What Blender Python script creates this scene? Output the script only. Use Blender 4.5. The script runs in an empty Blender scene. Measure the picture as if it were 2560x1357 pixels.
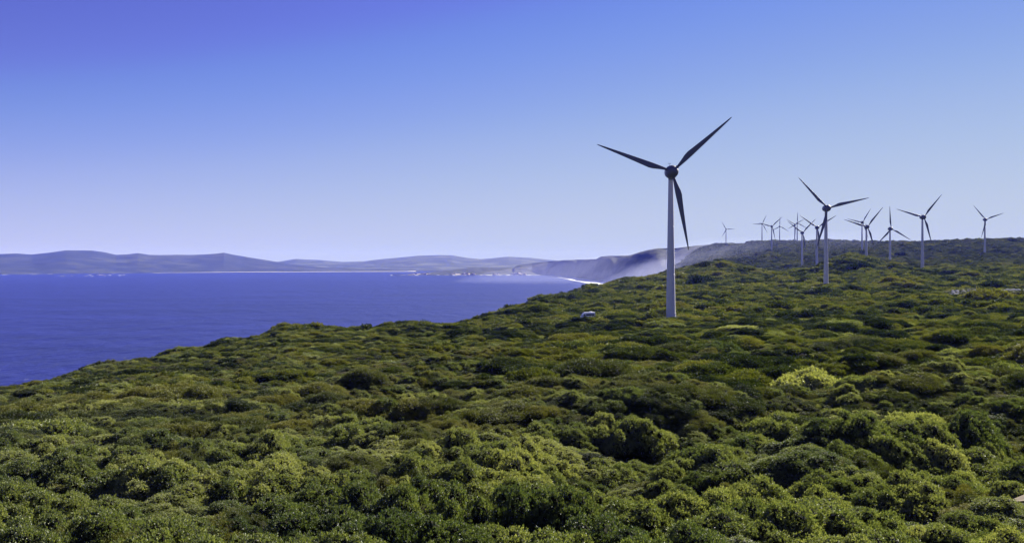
import bpy, math, random
import numpy as np
from mathutils import Vector, Matrix

random.seed(7)
rng = np.random.default_rng(7)
scene = bpy.context.scene
COL = scene.collection
R = math.radians

# ------------------------------------------------------------------ camera model used to survey the photograph
H = 110.0          # eye height above the sea
F = 2400.0         # focal length in photograph pixels (2560 wide)
VH = 655.0         # horizon row
SUN_AZ, SUN_EL = 42.0, 29.0

def P(u, v, Y):
    return Vector(((u - 1280.0) / F * Y, Y, H - (v - VH) / F * Y))

# ------------------------------------------------------------------ numpy gradient noise
_perm = rng.permutation(512)
_perm = np.concatenate([_perm, _perm, _perm])
_ga = rng.uniform(0, 2 * np.pi, 512)
_gx, _gy = np.cos(_ga), np.sin(_ga)

def perlin(x, y):
    xi = np.floor(x).astype(np.int64); yi = np.floor(y).astype(np.int64)
    xf = x - xi; yf = y - yi
    xi &= 511; yi &= 511
    u = xf * xf * xf * (xf * (xf * 6 - 15) + 10)
    v = yf * yf * yf * (yf * (yf * 6 - 15) + 10)
    def g(i, j, dx, dy):
        k = _perm[(_perm[i & 511] + j) & 511]
        return _gx[k] * dx + _gy[k] * dy
    n00 = g(xi, yi, xf, yf); n10 = g(xi + 1, yi, xf - 1, yf)
    n01 = g(xi, yi + 1, xf, yf - 1); n11 = g(xi + 1, yi + 1, xf - 1, yf - 1)
    a = n00 + u * (n10 - n00); b = n01 + u * (n11 - n01)
    return (a + v * (b - a)) * 1.5

def fbm(x, y, oct=4):
    s = 0; a = 1.0
    for k in range(oct):
        s = s + a * perlin(x * 2 ** k + 17.3 * k, y * 2 ** k - 9.1 * k)
        a *= 0.5
    return s

def smooth(x, a, b):
    t = np.clip((x - a) / (b - a), 0, 1)
    return t * t * (3 - 2 * t)

# ------------------------------------------------------------------ helpers
def tag(o, label=None, cat=None, group=None, kind=None):
    if label: o['label'] = label
    if cat: o['category'] = cat
    if group: o['group'] = group
    if kind: o['kind'] = kind
    return o

def link(o, parent=None):
    COL.objects.link(o)
    if parent is not None: o.parent = parent
    return o

def empty(name, loc, rz=0.0):
    o = bpy.data.objects.new(name, None)
    o.empty_display_size = 0.5
    o.location = loc; o.rotation_euler = (0, 0, rz)
    return link(o)

def np_mesh(name, verts, quads, mats, smooth_shade=False, mat_idx=None):
    """verts (n,3), quads (m,4) or (m,3)"""
    me = bpy.data.meshes.new(name)
    verts = np.ascontiguousarray(verts, dtype=np.float32)
    quads = np.ascontiguousarray(quads, dtype=np.int32)
    k = quads.shape[1]
    me.vertices.add(len(verts)); me.vertices.foreach_set('co', verts.ravel())
    me.loops.add(quads.size); me.loops.foreach_set('vertex_index', quads.ravel())
    me.polygons.add(len(quads))
    me.polygons.foreach_set('loop_start', np.arange(0, quads.size, k, dtype=np.int32))
    if mat_idx is not None:
        me.polygons.foreach_set('material_index', np.ascontiguousarray(mat_idx, dtype=np.int32))
    me.polygons.foreach_set('use_smooth', np.full(len(quads), smooth_shade, dtype=bool))
    for m in mats: me.materials.append(m)
    me.update(calc_edges=True)
    me.validate()
    return me

class MB:
    """small mesh builder: collects verts and faces, builds ONE mesh object"""
    def __init__(s): s.v = []; s.f = []; s.m = []
    def add(s, vs, fs, mi=0):
        b = len(s.v); s.v += [tuple(p) for p in vs]
        s.f += [tuple(b + i for i in f) for f in fs]; s.m += [mi] * len(fs)
    def loft(s, rings, mi=0, cap=True):
        n = len(rings[0]); vs = [p for r in rings for p in r]; fs = []
        for i in range(len(rings) - 1):
            for j in range(n):
                k = (j + 1) % n
                fs.append((i * n + j, i * n + k, (i + 1) * n + k, (i + 1) * n + j))
        if cap:
            fs.append(tuple(reversed(range(n)))); fs.append(tuple(range((len(rings) - 1) * n, len(rings) * n)))
        s.add(vs, fs, mi)
    def lathe(s, prof, n=24, axis='Z', mi=0):
        rings = []
        for (r, t) in prof:
            ring = []
            for j in range(n):
                a = 2 * math.pi * j / n
                c, q = r * math.cos(a), r * math.sin(a)
                ring.append((c, q, t) if axis == 'Z' else (c, t, q))
            rings.append(ring)
        s.loft(rings, mi)
    def box(s, c, d, mi=0):
        x, y, z = c; a, b, e = d[0] / 2, d[1] / 2, d[2] / 2
        vs = [(x + i * a, y + j * b, z + k * e) for k in (-1, 1) for (i, j) in ((-1, -1), (1, -1), (1, 1), (-1, 1))]
        s.add(vs, [(3, 2, 1, 0), (4, 5, 6, 7), (0, 1, 5, 4), (1, 2, 6, 5), (2, 3, 7, 6), (3, 0, 4, 7)], mi)
    def tube(s, pts, rad, n=6, mi=0):
        rings = []
        for i, p in enumerate(pts):
            p = Vector(p)
            d = (Vector(pts[min(i + 1, len(pts) - 1)]) - Vector(pts[max(i - 1, 0)])).normalized()
            a = d.orthogonal().normalized(); b = d.cross(a)
            r = rad[i] if isinstance(rad, (list, tuple)) else rad
            rings.append([p + (a * math.cos(t) + b * math.sin(t)) * r for t in [2 * math.pi * k / n for k in range(n)]])
        s.loft(rings, mi)
    def mesh(s, name, mats, sm=False):
        me = bpy.data.meshes.new(name)
        me.from_pydata(s.v, [], s.f)
        for m in (mats if isinstance(mats, (list, tuple)) else [mats]): me.materials.append(m)
        for p, mi in zip(me.polygons, s.m): p.material_index = mi; p.use_smooth = sm
        me.update()
        return me
    def build(s, name, mats, parent=None, sm=False, autosmooth=None, bevel=None):
        o = bpy.data.objects.new(name, s.mesh(name, mats, sm))
        link(o, parent)
        if bevel:
            b = o.modifiers.new('bevel', 'BEVEL'); b.width = bevel; b.segments = 2; b.limit_method = 'ANGLE'
        if autosmooth is not None:
            o.data.set_sharp_from_angle(angle=R(autosmooth))
        return o

# ------------------------------------------------------------------ materials
class NT:
    def __init__(s, name):
        s.m = bpy.data.materials.new(name); s.m.use_nodes = True
        s.t = s.m.node_tree; s.t.nodes.clear()
        s.out = s.n('ShaderNodeOutputMaterial')
    def n(s, typ, **kw):
        nd = s.t.nodes.new(typ)
        for k, v in kw.items(): setattr(nd, k, v)
        return nd
    def l(s, a, b): s.t.links.new(a, b)
    def surf(s, sock): s.l(sock, s.out.inputs['Surface'])
    def noise(s, vec, scale, detail=4, rough=0.55):
        nd = s.n('ShaderNodeTexNoise'); nd.inputs['Scale'].default_value = scale
        nd.inputs['Detail'].default_value = detail; nd.inputs['Roughness'].default_value = rough
        if vec is not None: s.l(vec, nd.inputs['Vector'])
        return nd.outputs['Fac']
    def ramp(s, fac, stops, interp='LINEAR'):
        nd = s.n('ShaderNodeValToRGB'); nd.color_ramp.interpolation = interp
        e = nd.color_ramp.elements
        while len(e) < len(stops): e.new(0.5)
        for el, (p, c) in zip(e, stops):
            el.position = p; el.color = (c[0], c[1], c[2], 1) if not isinstance(c, (int, float)) else (c, c, c, 1)
        s.l(fac, nd.inputs['Fac']); return nd.outputs['Color']
    def mix(s, fac, a, b, mode='MIX'):
        nd = s.n('ShaderNodeMix', data_type='RGBA', blend_type=mode)
        for sock, v in ((nd.inputs['Factor'], fac), (nd.inputs['A'], a), (nd.inputs['B'], b)):
            if isinstance(v, (int, float)): sock.default_value = v
            elif isinstance(v, (tuple, list)): sock.default_value = (*v[:3], 1)
            else: s.l(v, sock)
        return nd.outputs['Result']
    def math(s, op, a, b=0.0):
        nd = s.n('ShaderNodeMath', operation=op)
        for sock, v in ((nd.inputs[0], a), (nd.inputs[1], b)):
            if isinstance(v, (int, float)): sock.default_value = v
            else: s.l(v, sock)
        return nd.outputs[0]
    def principled(s, color, rough=0.6, spec=0.5, **kw):
        p = s.n('ShaderNodeBsdfPrincipled')
        for key, v in (('Base Color', color), ('Roughness', rough), ('Specular IOR Level', spec)):
            if isinstance(v, (int, float)): p.inputs[key].default_value = v
            elif isinstance(v, (tuple, list)): p.inputs[key].default_value = (*v[:3], 1)
            else: s.l(v, p.inputs[key])
        for k, v in kw.items(): p.inputs[k.replace('_', ' ')].default_value = v
        return p
    def bump(s, height, strength, dist):
        b = s.n('ShaderNodeBump'); b.inputs['Strength'].default_value = strength; b.inputs['Distance'].default_value = dist
        s.l(height, b.inputs['Height']); return b.outputs['Normal']

def paint(name, col, rough=0.4, spec=0.5, dirt=0.12, scale=0.6):
    t = NT(name)
    co = t.n('ShaderNodeTexCoord').outputs['Object']
    f = t.noise(co, scale, 6, 0.65)
    c = t.mix(f, tuple(x * (1 - dirt) for x in col), tuple(min(1, x * (1 + dirt)) for x in col))
    p = t.principled(c, rough, spec)
    t.surf(p.outputs[0]); return t.m

def leaf_mat(name, stops, rough=0.4, spec=0.5, transl=0.35, patch=0.03, rand_amt=0.5, leaf_var=0.4):
    """foliage colour varies over the heath in patches and from plant to plant and leaf to leaf"""
    t = NT(name)
    oi = t.n('ShaderNodeObjectInfo')
    geo = t.n('ShaderNodeNewGeometry')
    f1 = t.noise(oi.outputs['Location'], patch, 3, 0.6)
    f1 = t.math('ADD', t.math('MULTIPLY', t.math('SUBTRACT', f1, 0.5), 1.7), 0.5)
    r = t.math('MULTIPLY', t.math('SUBTRACT', oi.outputs['Random'], 0.5), rand_amt)
    li = t.math('MULTIPLY', t.math('SUBTRACT', geo.outputs['Random Per Island'], 0.5), leaf_var)
    fac = t.math('ADD', t.math('ADD', f1, r), li)
    col = t.ramp(fac, stops)
    p = t.principled(col, rough, spec)
    tr = t.n('ShaderNodeBsdfTranslucent')
    tc = t.mix(1.0, col, (1.5, 1.55, 0.75), 'MULTIPLY')
    t.l(tc, tr.inputs['Color'])
    ms = t.n('ShaderNodeMixShader'); ms.inputs[0].default_value = transl
    t.l(p.outputs[0], ms.inputs[1]); t.l(tr.outputs[0], ms.inputs[2])
    t.surf(ms.outputs[0]); return t.m

M = {}
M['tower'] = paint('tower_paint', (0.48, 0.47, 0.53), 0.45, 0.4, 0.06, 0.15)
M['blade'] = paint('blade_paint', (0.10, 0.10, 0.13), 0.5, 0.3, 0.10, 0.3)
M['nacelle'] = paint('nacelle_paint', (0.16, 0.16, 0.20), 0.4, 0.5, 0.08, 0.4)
M['steel'] = paint('galvanised_steel', (0.5, 0.5, 0.52), 0.35, 0.6, 0.15, 2)
M['van_white'] = paint('van_white', (0.82, 0.83, 0.84), 0.3, 0.5, 0.03, 1.5)
M['rubber'] = paint('tyre_rubber', (0.02, 0.02, 0.02), 0.8, 0.3, 0.2, 4)
M['rock'] = paint('pale_limestone', (0.62, 0.60, 0.56), 0.9, 0.2, 0.25, 1.2)
M['rock_far'] = paint('shore_granite', (0.40, 0.34, 0.31), 0.9, 0.2, 0.3, 0.02)
M['sand'] = paint('pale_sand', (0.42, 0.38, 0.31), 0.95, 0.1, 0.15, 0.4)
M['track'] = paint('gravel_track', (0.17, 0.135, 0.095), 0.95, 0.1, 0.4, 3.0)
M['beach'] = paint('beach_sand', (0.55, 0.52, 0.46), 0.95, 0.1, 0.08, 0.02)
M['stem'] = paint('grey_brown_stem', (0.09, 0.07, 0.05), 0.9, 0.2, 0.3, 6)
M['dry'] = leaf_mat('dry_grey_twigs', [(0.0, (0.07, 0.06, 0.045)), (0.5, (0.12, 0.105, 0.075)), (1.0, (0.16, 0.14, 0.09))], 0.8, 0.2, 0.1, 0.05)
M['core'] = paint('inner_twig_shade', (0.022, 0.022, 0.010), 0.95, 0.1, 0.4, 4)  # twig-coloured solid inside the foliage, kept dark to paint in the interior shade
t = NT('van_glass')
t.surf(t.principled((0.02, 0.035, 0.045), 0.08, 0.6).outputs[0]); M['glass'] = t.m

# leaves: (dark green, mid green, yellow green, olive brown)
M['broad'] = leaf_mat('broad_glossy_leaves', [(0.0, (0.034, 0.052, 0.014)), (0.35, (0.086, 0.110, 0.029)), (0.65, (0.155, 0.175, 0.050)), (1.0, (0.27, 0.275, 0.098))], 0.55, 0.8, 0.32, 0.05, leaf_var=0.65)
M['fine'] = leaf_mat('fine_heath_leaves', [(0.0, (0.022, 0.034, 0.009)), (0.35, (0.062, 0.078, 0.015)), (0.65, (0.130, 0.138, 0.024)), (1.0, (0.185, 0.175, 0.034))], 0.6, 0.3, 0.16, 0.03, rand_amt=0.7)
M['heath'] = leaf_mat('wind_clipped_heath', [(0.0, (0.018, 0.030, 0.008)), (0.35, (0.052, 0.072, 0.013)), (0.6, (0.135, 0.155, 0.024)), (0.85, (0.225, 0.232, 0.036)), (1.0, (0.185, 0.175, 0.034))], 0.6, 0.3, 0.14, 0.016, rand_amt=0.8)
M['grey'] = leaf_mat('hazy_grey_green_scrub', [(0.0, (0.042, 0.056, 0.024)), (0.4, (0.076, 0.092, 0.038)), (0.75, (0.128, 0.142, 0.056)), (1.0, (0.16, 0.150, 0.066))], 0.7, 0.2, 0.1, 0.008)  # far scrub; part of its grey is distance haze put into the leaf colour

t = NT('heath_soil')
co = t.n('ShaderNodeTexCoord').outputs['Object']
f = t.noise(co, 0.05, 8, 0.7)
c = t.ramp(f, [(0.3, (0.018, 0.024, 0.008)), (0.5, (0.035, 0.042, 0.014)), (0.7, (0.05, 0.046, 0.022))])
p = t.principled(c, 0.95, 0.1)
t.l(t.bump(t.noise(co, 0.8, 6, 0.7), 1.0, 0.6), p.inputs['Normal'])
t.surf(p.outputs[0]); M['soil'] = t.m

def land_mat(name, dark, light, pale, scale):
    t = NT(name)
    co = t.n('ShaderNodeTexCoord').outputs['Object']
    f = t.noise(co, scale, 7, 0.65)
    g = t.noise(co, scale * 0.5, 5, 0.6)
    c = t.mix(t.ramp(f, [(0.35, 0.0), (0.65, 1.0)]), dark, light)
    c = t.mix(t.ramp(g, [(0.5, 0.0), (0.66, 1.0)]), c, pale)
    p = t.principled(c, 0.95, 0.1)
    t.l(t.bump(f, 1.0, 25.0), p.inputs['Normal'])
    t.surf(p.outputs[0]); return t.m
M['hill_a'] = land_mat('far_bush', (0.012, 0.018, 0.012), (0.030, 0.036, 0.022), (0.05, 0.055, 0.03), 0.004)
M['hill_b'] = land_mat('far_farmland', (0.03, 0.04, 0.02), (0.050, 0.058, 0.03), (0.095, 0.105, 0.055), 0.003)
M['cliff'] = land_mat('cliff_scrub', (0.022, 0.028, 0.018), (0.05, 0.055, 0.035), (0.08, 0.075, 0.06), 0.008)

t = NT('sea_water')
co = t.n('ShaderNodeTexCoord').outputs['Object']
mp = t.n('ShaderNodeMapping'); mp.inputs['Rotation'].default_value = (0, 0, 0.5); mp.inputs['Scale'].default_value = (1, 0.45, 1)
t.l(co, mp.inputs['Vector'])
sw = t.noise(mp.outputs[0], 0.02, 6, 0.62)
mp2 = t.n('ShaderNodeMapping'); mp2.inputs['Rotation'].default_value = (0, 0, 0.12); mp2.inputs['Scale'].default_value = (0.25, 1, 1)
t.l(co, mp2.inputs['Vector'])
big = t.noise(mp2.outputs[0], 0.006, 8, 0.7)
c = t.ramp(big, [(0.35, (0.003, 0.005, 0.055)), (0.65, (0.012, 0.016, 0.125))])
p = t.principled(c, 0.35, 0.18)
t.l(t.bump(sw, 1.0, 11.0), p.inputs['Normal'])
t.surf(p.outputs[0]); M['sea'] = t.m

t = NT('breaking_foam')
co = t.n('ShaderNodeTexCoord').outputs['Object']
d = t.n('ShaderNodeBsdfDiffuse'); d.inputs['Color'].default_value = (0.86, 0.88, 0.9, 1)
tp = t.n('ShaderNodeBsdfTransparent')
ms = t.n('ShaderNodeMixShader')
t.l(t.ramp(t.noise(co, 0.016, 8, 0.75), [(0.36, 0.0), (0.52, 0.95)]), ms.inputs[0])
t.l(tp.outputs[0], ms.inputs[1]); t.l(d.outputs[0], ms.inputs[2])
t.surf(ms.outputs[0]); M['foam'] = t.m
t = NT('white_water'); d = t.n('ShaderNodeBsdfDiffuse'); d.inputs['Color'].default_value = (0.55, 0.57, 0.6, 1)
t.surf(d.outputs[0]); M['white_water'] = t.m

# ------------------------------------------------------------------ near land: surveyed profiles (distance, drop below the eye)
def D(v, Y): return (v - VH) / F * Y     # drop of a point seen at row v at distance Y

NEAR = [(0.5, 7.0), (6, 7.2), (14, 7.9), (30, D(1357, 30) + 0.0), (75, D(1040, 75))]
COLS = {
    -200: NEAR + [(115, 17.5), (135, 19.5), (160, 30), (210, 60), (290, 118), (5000, 140)],
    0:    NEAR + [(120, D(972, 120)), (150, D(962, 150)), (172, 27), (220, 60), (300, 118), (5000, 140)],
    200:  NEAR + [(130, D(945, 130)), (190, D(917, 190)), (215, 29), (270, 70), (350, 118), (5000, 140)],
    355:  NEAR + [(130, D(940, 130)), (225, D(893, 225)), (250, 34), (300, 70), (385, 118), (5000, 140)],
    400:  NEAR + [(130, D(938, 130)), (200, D(900, 200)), (250, D(868, 250)), (275, 33), (330, 70), (410, 118), (5000, 140)],
    550:  NEAR + [(130, D(935, 130)), (200, D(890, 200)), (290, D(845, 290)), (330, 36), (400, 80), (480, 118), (5000, 140)],
    700:  NEAR + [(130, D(932, 130)), (200, D(880, 200)), (330, D(814, 330)), (380, 38), (460, 85), (540, 118), (5000, 140)],
    1000: NEAR + [(130, D(930, 130)), (200, D(872, 200)), (400, D(803, 400)), (450, 36), (560, 85), (650, 118), (5000, 140)],
    1200: NEAR + [(130, D(930, 130)), (200, D(870, 200)), (330, D(822, 330)), (470, D(792, 470)), (540, 38), (660, 85), (760, 118), (5000, 140)],
    1250: NEAR + [(130, D(930, 130)), (200, D(870, 200)), (330, D(822, 330)), (500, D(785, 500)), (590, D(776, 590)), (680, 60), (800, 118), (5000, 140)],
    1340: NEAR + [(130, D(930, 130)), (200, D(870, 200)), (330, D(822, 330)), (450, D(792, 450)), (700, D(748, 700)), (770, D(742, 770)), (880, 60), (1000, 118), (5000, 140)],
    1450: NEAR + [(130, D(930, 130)), (200, D(870, 200)), (330, D(822, 330)), (430, D(798, 430)), (600, D(768, 600)), (800, D(740, 800)), (960, D(719, 960)), (1060, 45), (1200, 90), (1300, 118), (5000, 140)],
    1530: NEAR + [(130, D(930, 130)), (200, D(870, 200)), (330, D(822, 330)), (423, D(800, 423)), (600, D(764, 600)), (850, D(730, 850)), (1100, D(703, 1100)), (1240, 45), (1400, 90), (1550, 118), (5000, 140)],
    1677: NEAR + [(130, D(930, 130)), (200, D(870, 200)), (330, D(822, 330)), (423, D(798, 423)), (600, D(760, 600)), (850, D(723, 850)), (1150, D(690, 1150)), (1230, D(683, 1230)), (1450, 35), (1700, 60), (2100, 60), (2600, 60), (3300, 30), (3600, 118), (5000, 140)],
    1740: NEAR + [(130, D(928, 130)), (200, D(868, 200)), (330, D(820, 330)), (423, D(799, 423)), (700, D(742, 700)), (950, D(708, 950)), (1230, D(673, 1230)), (1400, 32), (1800, 36), (2300, 22), (2900, -5), (3400, -40), (3900, -52), (4500, -20), (5000, 10)],
    1810: NEAR + [(130, D(925, 130)), (200, D(866, 200)), (330, D(818, 330)), (423, D(797, 423)), (700, D(740, 700)), (950, D(704, 950)), (1120, D(682, 1120)), (1230, D(656, 1230)), (1330, 8), (1450, 30), (1750, 22), (2200, 8), (2800, -18), (3300, -44), (3800, D(609, 3800)), (4500, -60), (5000, -30)],
    1870: NEAR + [(130, D(922, 130)), (200, D(864, 200)), (330, D(816, 330)), (423, D(796, 423)), (700, D(738, 700)), (950, D(706, 950)), (1230, D(682, 1230)), (1400, 26), (1750, 16), (2200, -2), (2800, -33), (3300, D(608, 3300)), (3700, -62), (4500, -60), (5000, -30)],
    1929: NEAR + [(130, D(920, 130)), (200, D(862, 200)), (330, D(815, 330)), (423, D(796, 423)), (700, D(737, 700)), (950, D(708, 950)), (1200, D(690, 1200)), (1400, 24), (1800, 14), (2100, -4), (2400, D(629, 2400)), (2900, -54), (3250, D(604, 3250)), (3700, -62), (4500, -60), (5000, -30)],
    2063: NEAR + [(130, D(918, 130)), (200, D(860, 200)), (330, D(813, 330)), (500, D(775, 500)), (796, D(717, 796)), (1000, D(690, 1000)), (1130, D(670, 1130)), (1300, 20), (1550, 14), (1800, 7), (2100, -12), (2600, -42), (3000, D(604, 3000)), (3700, -62), (4500, -60), (5000, -30)],
    2130: NEAR + [(130, D(916, 130)), (200, D(858, 200)), (330, D(810, 330)), (500, D(772, 500)), (800, D(712, 800)), (1000, D(684, 1000)), (1160, D(641, 1160)), (1300, 12), (1500, 6), (1800, 2), (2100, D(633, 2100)), (2600, -44), (2950, D(606, 2950)), (3700, -62), (4500, -60), (5000, -30)],
    2225: NEAR + [(130, D(914, 130)), (200, D(856, 200)), (330, D(806, 330)), (500, D(768, 500)), (800, D(708, 800)), (1000, D(688, 1000)), (1200, D(668, 1200)), (1474, D(662, 1474)), (1800, -4), (2100, -20), (2600, -48), (2850, D(607, 2850)), (3700, -60), (4500, -60), (5000, -30)],
    2305: NEAR + [(130, D(912, 130)), (200, D(854, 200)), (330, D(804, 330)), (500, D(766, 500)), (800, D(712, 800)), (1000, D(692, 1000)), (1173, D(677, 1173)), (1474, D(662, 1474)), (1800, -2), (2100, -16), (2600, -50), (2800, D(607, 2800)), (3700, -60), (4500, -60), (5000, -30)],
    2460: NEAR + [(130, D(908, 130)), (200, D(852, 200)), (330, D(800, 330)), (500, D(762, 500)), (800, D(712, 800)), (1000, D(690, 1000)), (1250, D(668, 1250)), (1500, D(654, 1500)), (1780, D(640, 1780)), (2200, -38), (2600, D(600, 2600)), (3700, -60), (4500, -60), (5000, -30)],
    2560: NEAR + [(130, D(905, 130)), (200, D(850, 200)), (330, D(798, 330)), (500, D(760, 500)), (800, D(710, 800)), (1000, D(688, 1000)), (1250, D(666, 1250)), (1500, D(652, 1500)), (1780, D(638, 1780)), (2200, -38), (2600, D(601, 2600)), (3700, -60), (4500, -60), (5000, -30)],
    2760: NEAR + [(130, D(905, 130)), (200, D(850, 200)), (330, D(798, 330)), (500, D(760, 500)), (800, D(710, 800)), (1000, D(688, 1000)), (1250, D(666, 1250)), (1500, D(652, 1500)), (1780, D(638, 1780)), (2200, -38), (2600, D(601, 2600)), (3700, -60), (4500, -60), (5000, -30)],
}

def deeper(p):
    # the heath below the lookout lies a little farther off than first surveyed; rows stay, distances stretch
    Y, d = p
    Y2 = float(np.interp(Y, [0, 6, 14, 30, 75, 130, 200, 330, 423, 6000], [0, 6, 16, 45, 108, 165, 235, 348, 423, 6000]))
    return (Y2, d * Y2 / Y if Y >= 30 else d + 1.5 * min(Y / 10, 1))
COLS = {u: [deeper(p) for p in c] for u, c in COLS.items()}

def pchip(x, y, xq):
    x = np.array(x, float); y = np.array(y, float)
    h = np.diff(x); d = np.diff(y) / h
    m = np.zeros_like(x)
    for i in range(1, len(x) - 1):
        if d[i - 1] * d[i] > 0:
            w1 = 2 * h[i] + h[i - 1]; w2 = h[i] + 2 * h[i - 1]
            m[i] = (w1 + w2) / (w1 / d[i - 1] + w2 / d[i])
    m[0] = d[0]; m[-1] = d[-1]
    xq = np.clip(xq, x[0], x[-1])
    i = np.clip(np.searchsorted(x, xq) - 1, 0, len(x) - 2)
    t = (xq - x[i]) / h[i]
    h00 = 2 * t**3 - 3 * t**2 + 1; h10 = t**3 - 2 * t**2 + t; h01 = -2 * t**3 + 3 * t**2; h11 = t**3 - t**2
    return h00 * y[i] + h10 * h[i] * m[i] + h01 * y[i + 1] + h11 * h[i] * m[i + 1]

class Profile:
    def __init__(s, cols, y0, y1, n=700, na=400, blur=2):
        us = sorted(cols); s.l0, s.l1, s.n = math.log(y0), math.log(y1), n
        g = np.linspace(s.l0, s.l1, n)
        tab = np.array([pchip(np.log([max(p[0], y0) + 1e-6 * k for k, p in enumerate(cols[u])]), [p[1] for p in cols[u]], g) for u in us])
        a = (np.array(us) - 1280.0) / F
        s.a0, s.a1, s.na = a[0], a[-1], na
        ag = np.linspace(a[0], a[-1], na)
        s.tab = np.array([np.interp(ag, a, tab[:, j]) for j in range(n)]).T
        k = np.exp(-0.5 * (np.arange(-3 * blur, 3 * blur + 1) / blur) ** 2); k /= k.sum()
        pad = np.pad(s.tab, ((3 * blur, 3 * blur), (0, 0)), mode='edge')
        s.tab = sum(k[i] * pad[i:i + na] for i in range(len(k)))
    def __call__(s, a, Y):
        fa = np.clip((a - s.a0) / (s.a1 - s.a0), 0, 1) * (s.na - 1)
        fy = np.clip((np.log(np.maximum(Y, 1e-3)) - s.l0) / (s.l1 - s.l0), 0, 1) * (s.n - 1)
        i = np.minimum(fa.astype(int), s.na - 2); j = np.minimum(fy.astype(int), s.n - 2)
        u = fa - i; v = fy - j
        T = s.tab
        return (T[i, j] * (1 - u) + T[i + 1, j] * u) * (1 - v) + (T[i, j + 1] * (1 - u) + T[i + 1, j + 1] * u) * v

near_prof = Profile(COLS, 0.5, 5000)
TH0, TH1 = math.atan((-200 - 1280) / F), math.atan((2760 - 1280) / F)

# turbines: hub column and row, distance, three blade angles (anticlockwise from right)
TURB = [
    (1677, 431, 423, (42.5, 160.5, 281.5), 'nearest and tallest white wind turbine, right of the parked camper'),
    (2065, 521, 796, (14, 134, 254), 'second largest wind turbine, on the green slope behind the tallest one'),
    (2306, 543, 1178, (52, 164, 286), 'third largest wind turbine, next to last before the one at the far right'),
    (2462, 549, 1780, (20, 132, 255), 'wind turbine standing alone at the far right under the dark ridge'),
    (2166, 567, 1350, (52, 163, 287), 'front one of the two overlapping turbines with near-parallel blades behind the hillock'),
    (2155, 556, 2100, (60, 167, 289), 'rear one of the two overlapping turbines with near-parallel blades, left of the front one'),
    (2225, 572, 1474, (94, 227, 330), 'wind turbine with one blade straight up and two spread downward, right of the hillock'),
    (2042, 569, 1520, (33, 146, 273), 'wind turbine just left of and partly behind the second largest one'),
    (2005, 582, 1760, (47, 143, 278), 'wind turbine with a sunlit upper right blade, its tower wholly against the far slope'),
    (1929, 566, 2400, (43, 165, 283), 'wind turbine on the far slope with its base just below the ridge line'),
    (1905, 560, 3360, (65, 180, 300), 'small wind turbine on the ridge crest with one blade level to the left'),
    (1949, 566, 3360, (90, 207, 330), 'small wind turbine behind the ridge crest, one blade straight up, standing alone'),
    (1993, 558, 2880, (90, 210, 330), 'right one of the crossing pair on the ridge, one blade straight up'),
    (1987, 561, 3150, (30, 150, 270), 'left one of the crossing pair on the ridge, its blades in a Y'),
    (1815, 573, 3800, (0, 121, 240), 'faintest and smallest wind turbine alone on the hazy left end of the ridge'),
]
bases = []
for (u, v, Y, ph, lb) in TURB:
    hub = P(u, v, Y)
    bases.append((hub.x, hub.y + 0.0, hub.z - 65.0))
EXACT = [b for b, tb in zip(bases, TURB) if tb[2] not in (1350, 3360, 3150, 3800, 1474, 1520, 1760)]
CAMP = P(1470, 796, 428)
EXACT.append(tuple(CAMP))

SAND = [  # name, u, v, Y, width px, half depth
    (1372, 775, 600, 52, 9), (1449, 742, 790, 14, 9), (1499, 719, 960, 10, 10), (635, 922, 172, 64, 3.4),
    (2552, 722, 720, 34, 14), (2605, 1188, 69, 200, 3.6), (1893, 633, 2330, 26, 30), (1815, 615, 3500, 10, 50), (1789, 634, 2650, 8, 40), (2174, 624, 2250, 8, 40), (1990, 627, 2350, 8, 40),
]
ROCKZ = P(2470, 748, 640)
RAISE = [(ROCKZ.x, ROCKZ.y, 1.9, 34, 30), (P(2390, 765, 590).x, 590, 1.8, 12, 16)]
for (u_, v_, Y_, w_, r_) in SAND:
    c_ = P(u_, v_, Y_); RAISE.append((c_.x, c_.y, 2.3 if Y_ < 100 else 1.1 if Y_ < 400 else 2.0, max(w_ / F * Y_ * 0.6, 4.0), r_ * 1.3))

def polar(x, y):
    th = np.arctan2(x, y); r = np.hypot(x, y)
    tc = np.clip(th, TH0, TH1)
    return np.tan(tc), r * np.cos(tc)

def canopy(Y):
    return 2.4 - 0.7 * smooth(Y, 65, 170) + 0.8 * smooth(Y, 450, 1200) + 1.5 * smooth(Y, 1300, 2600)

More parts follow.
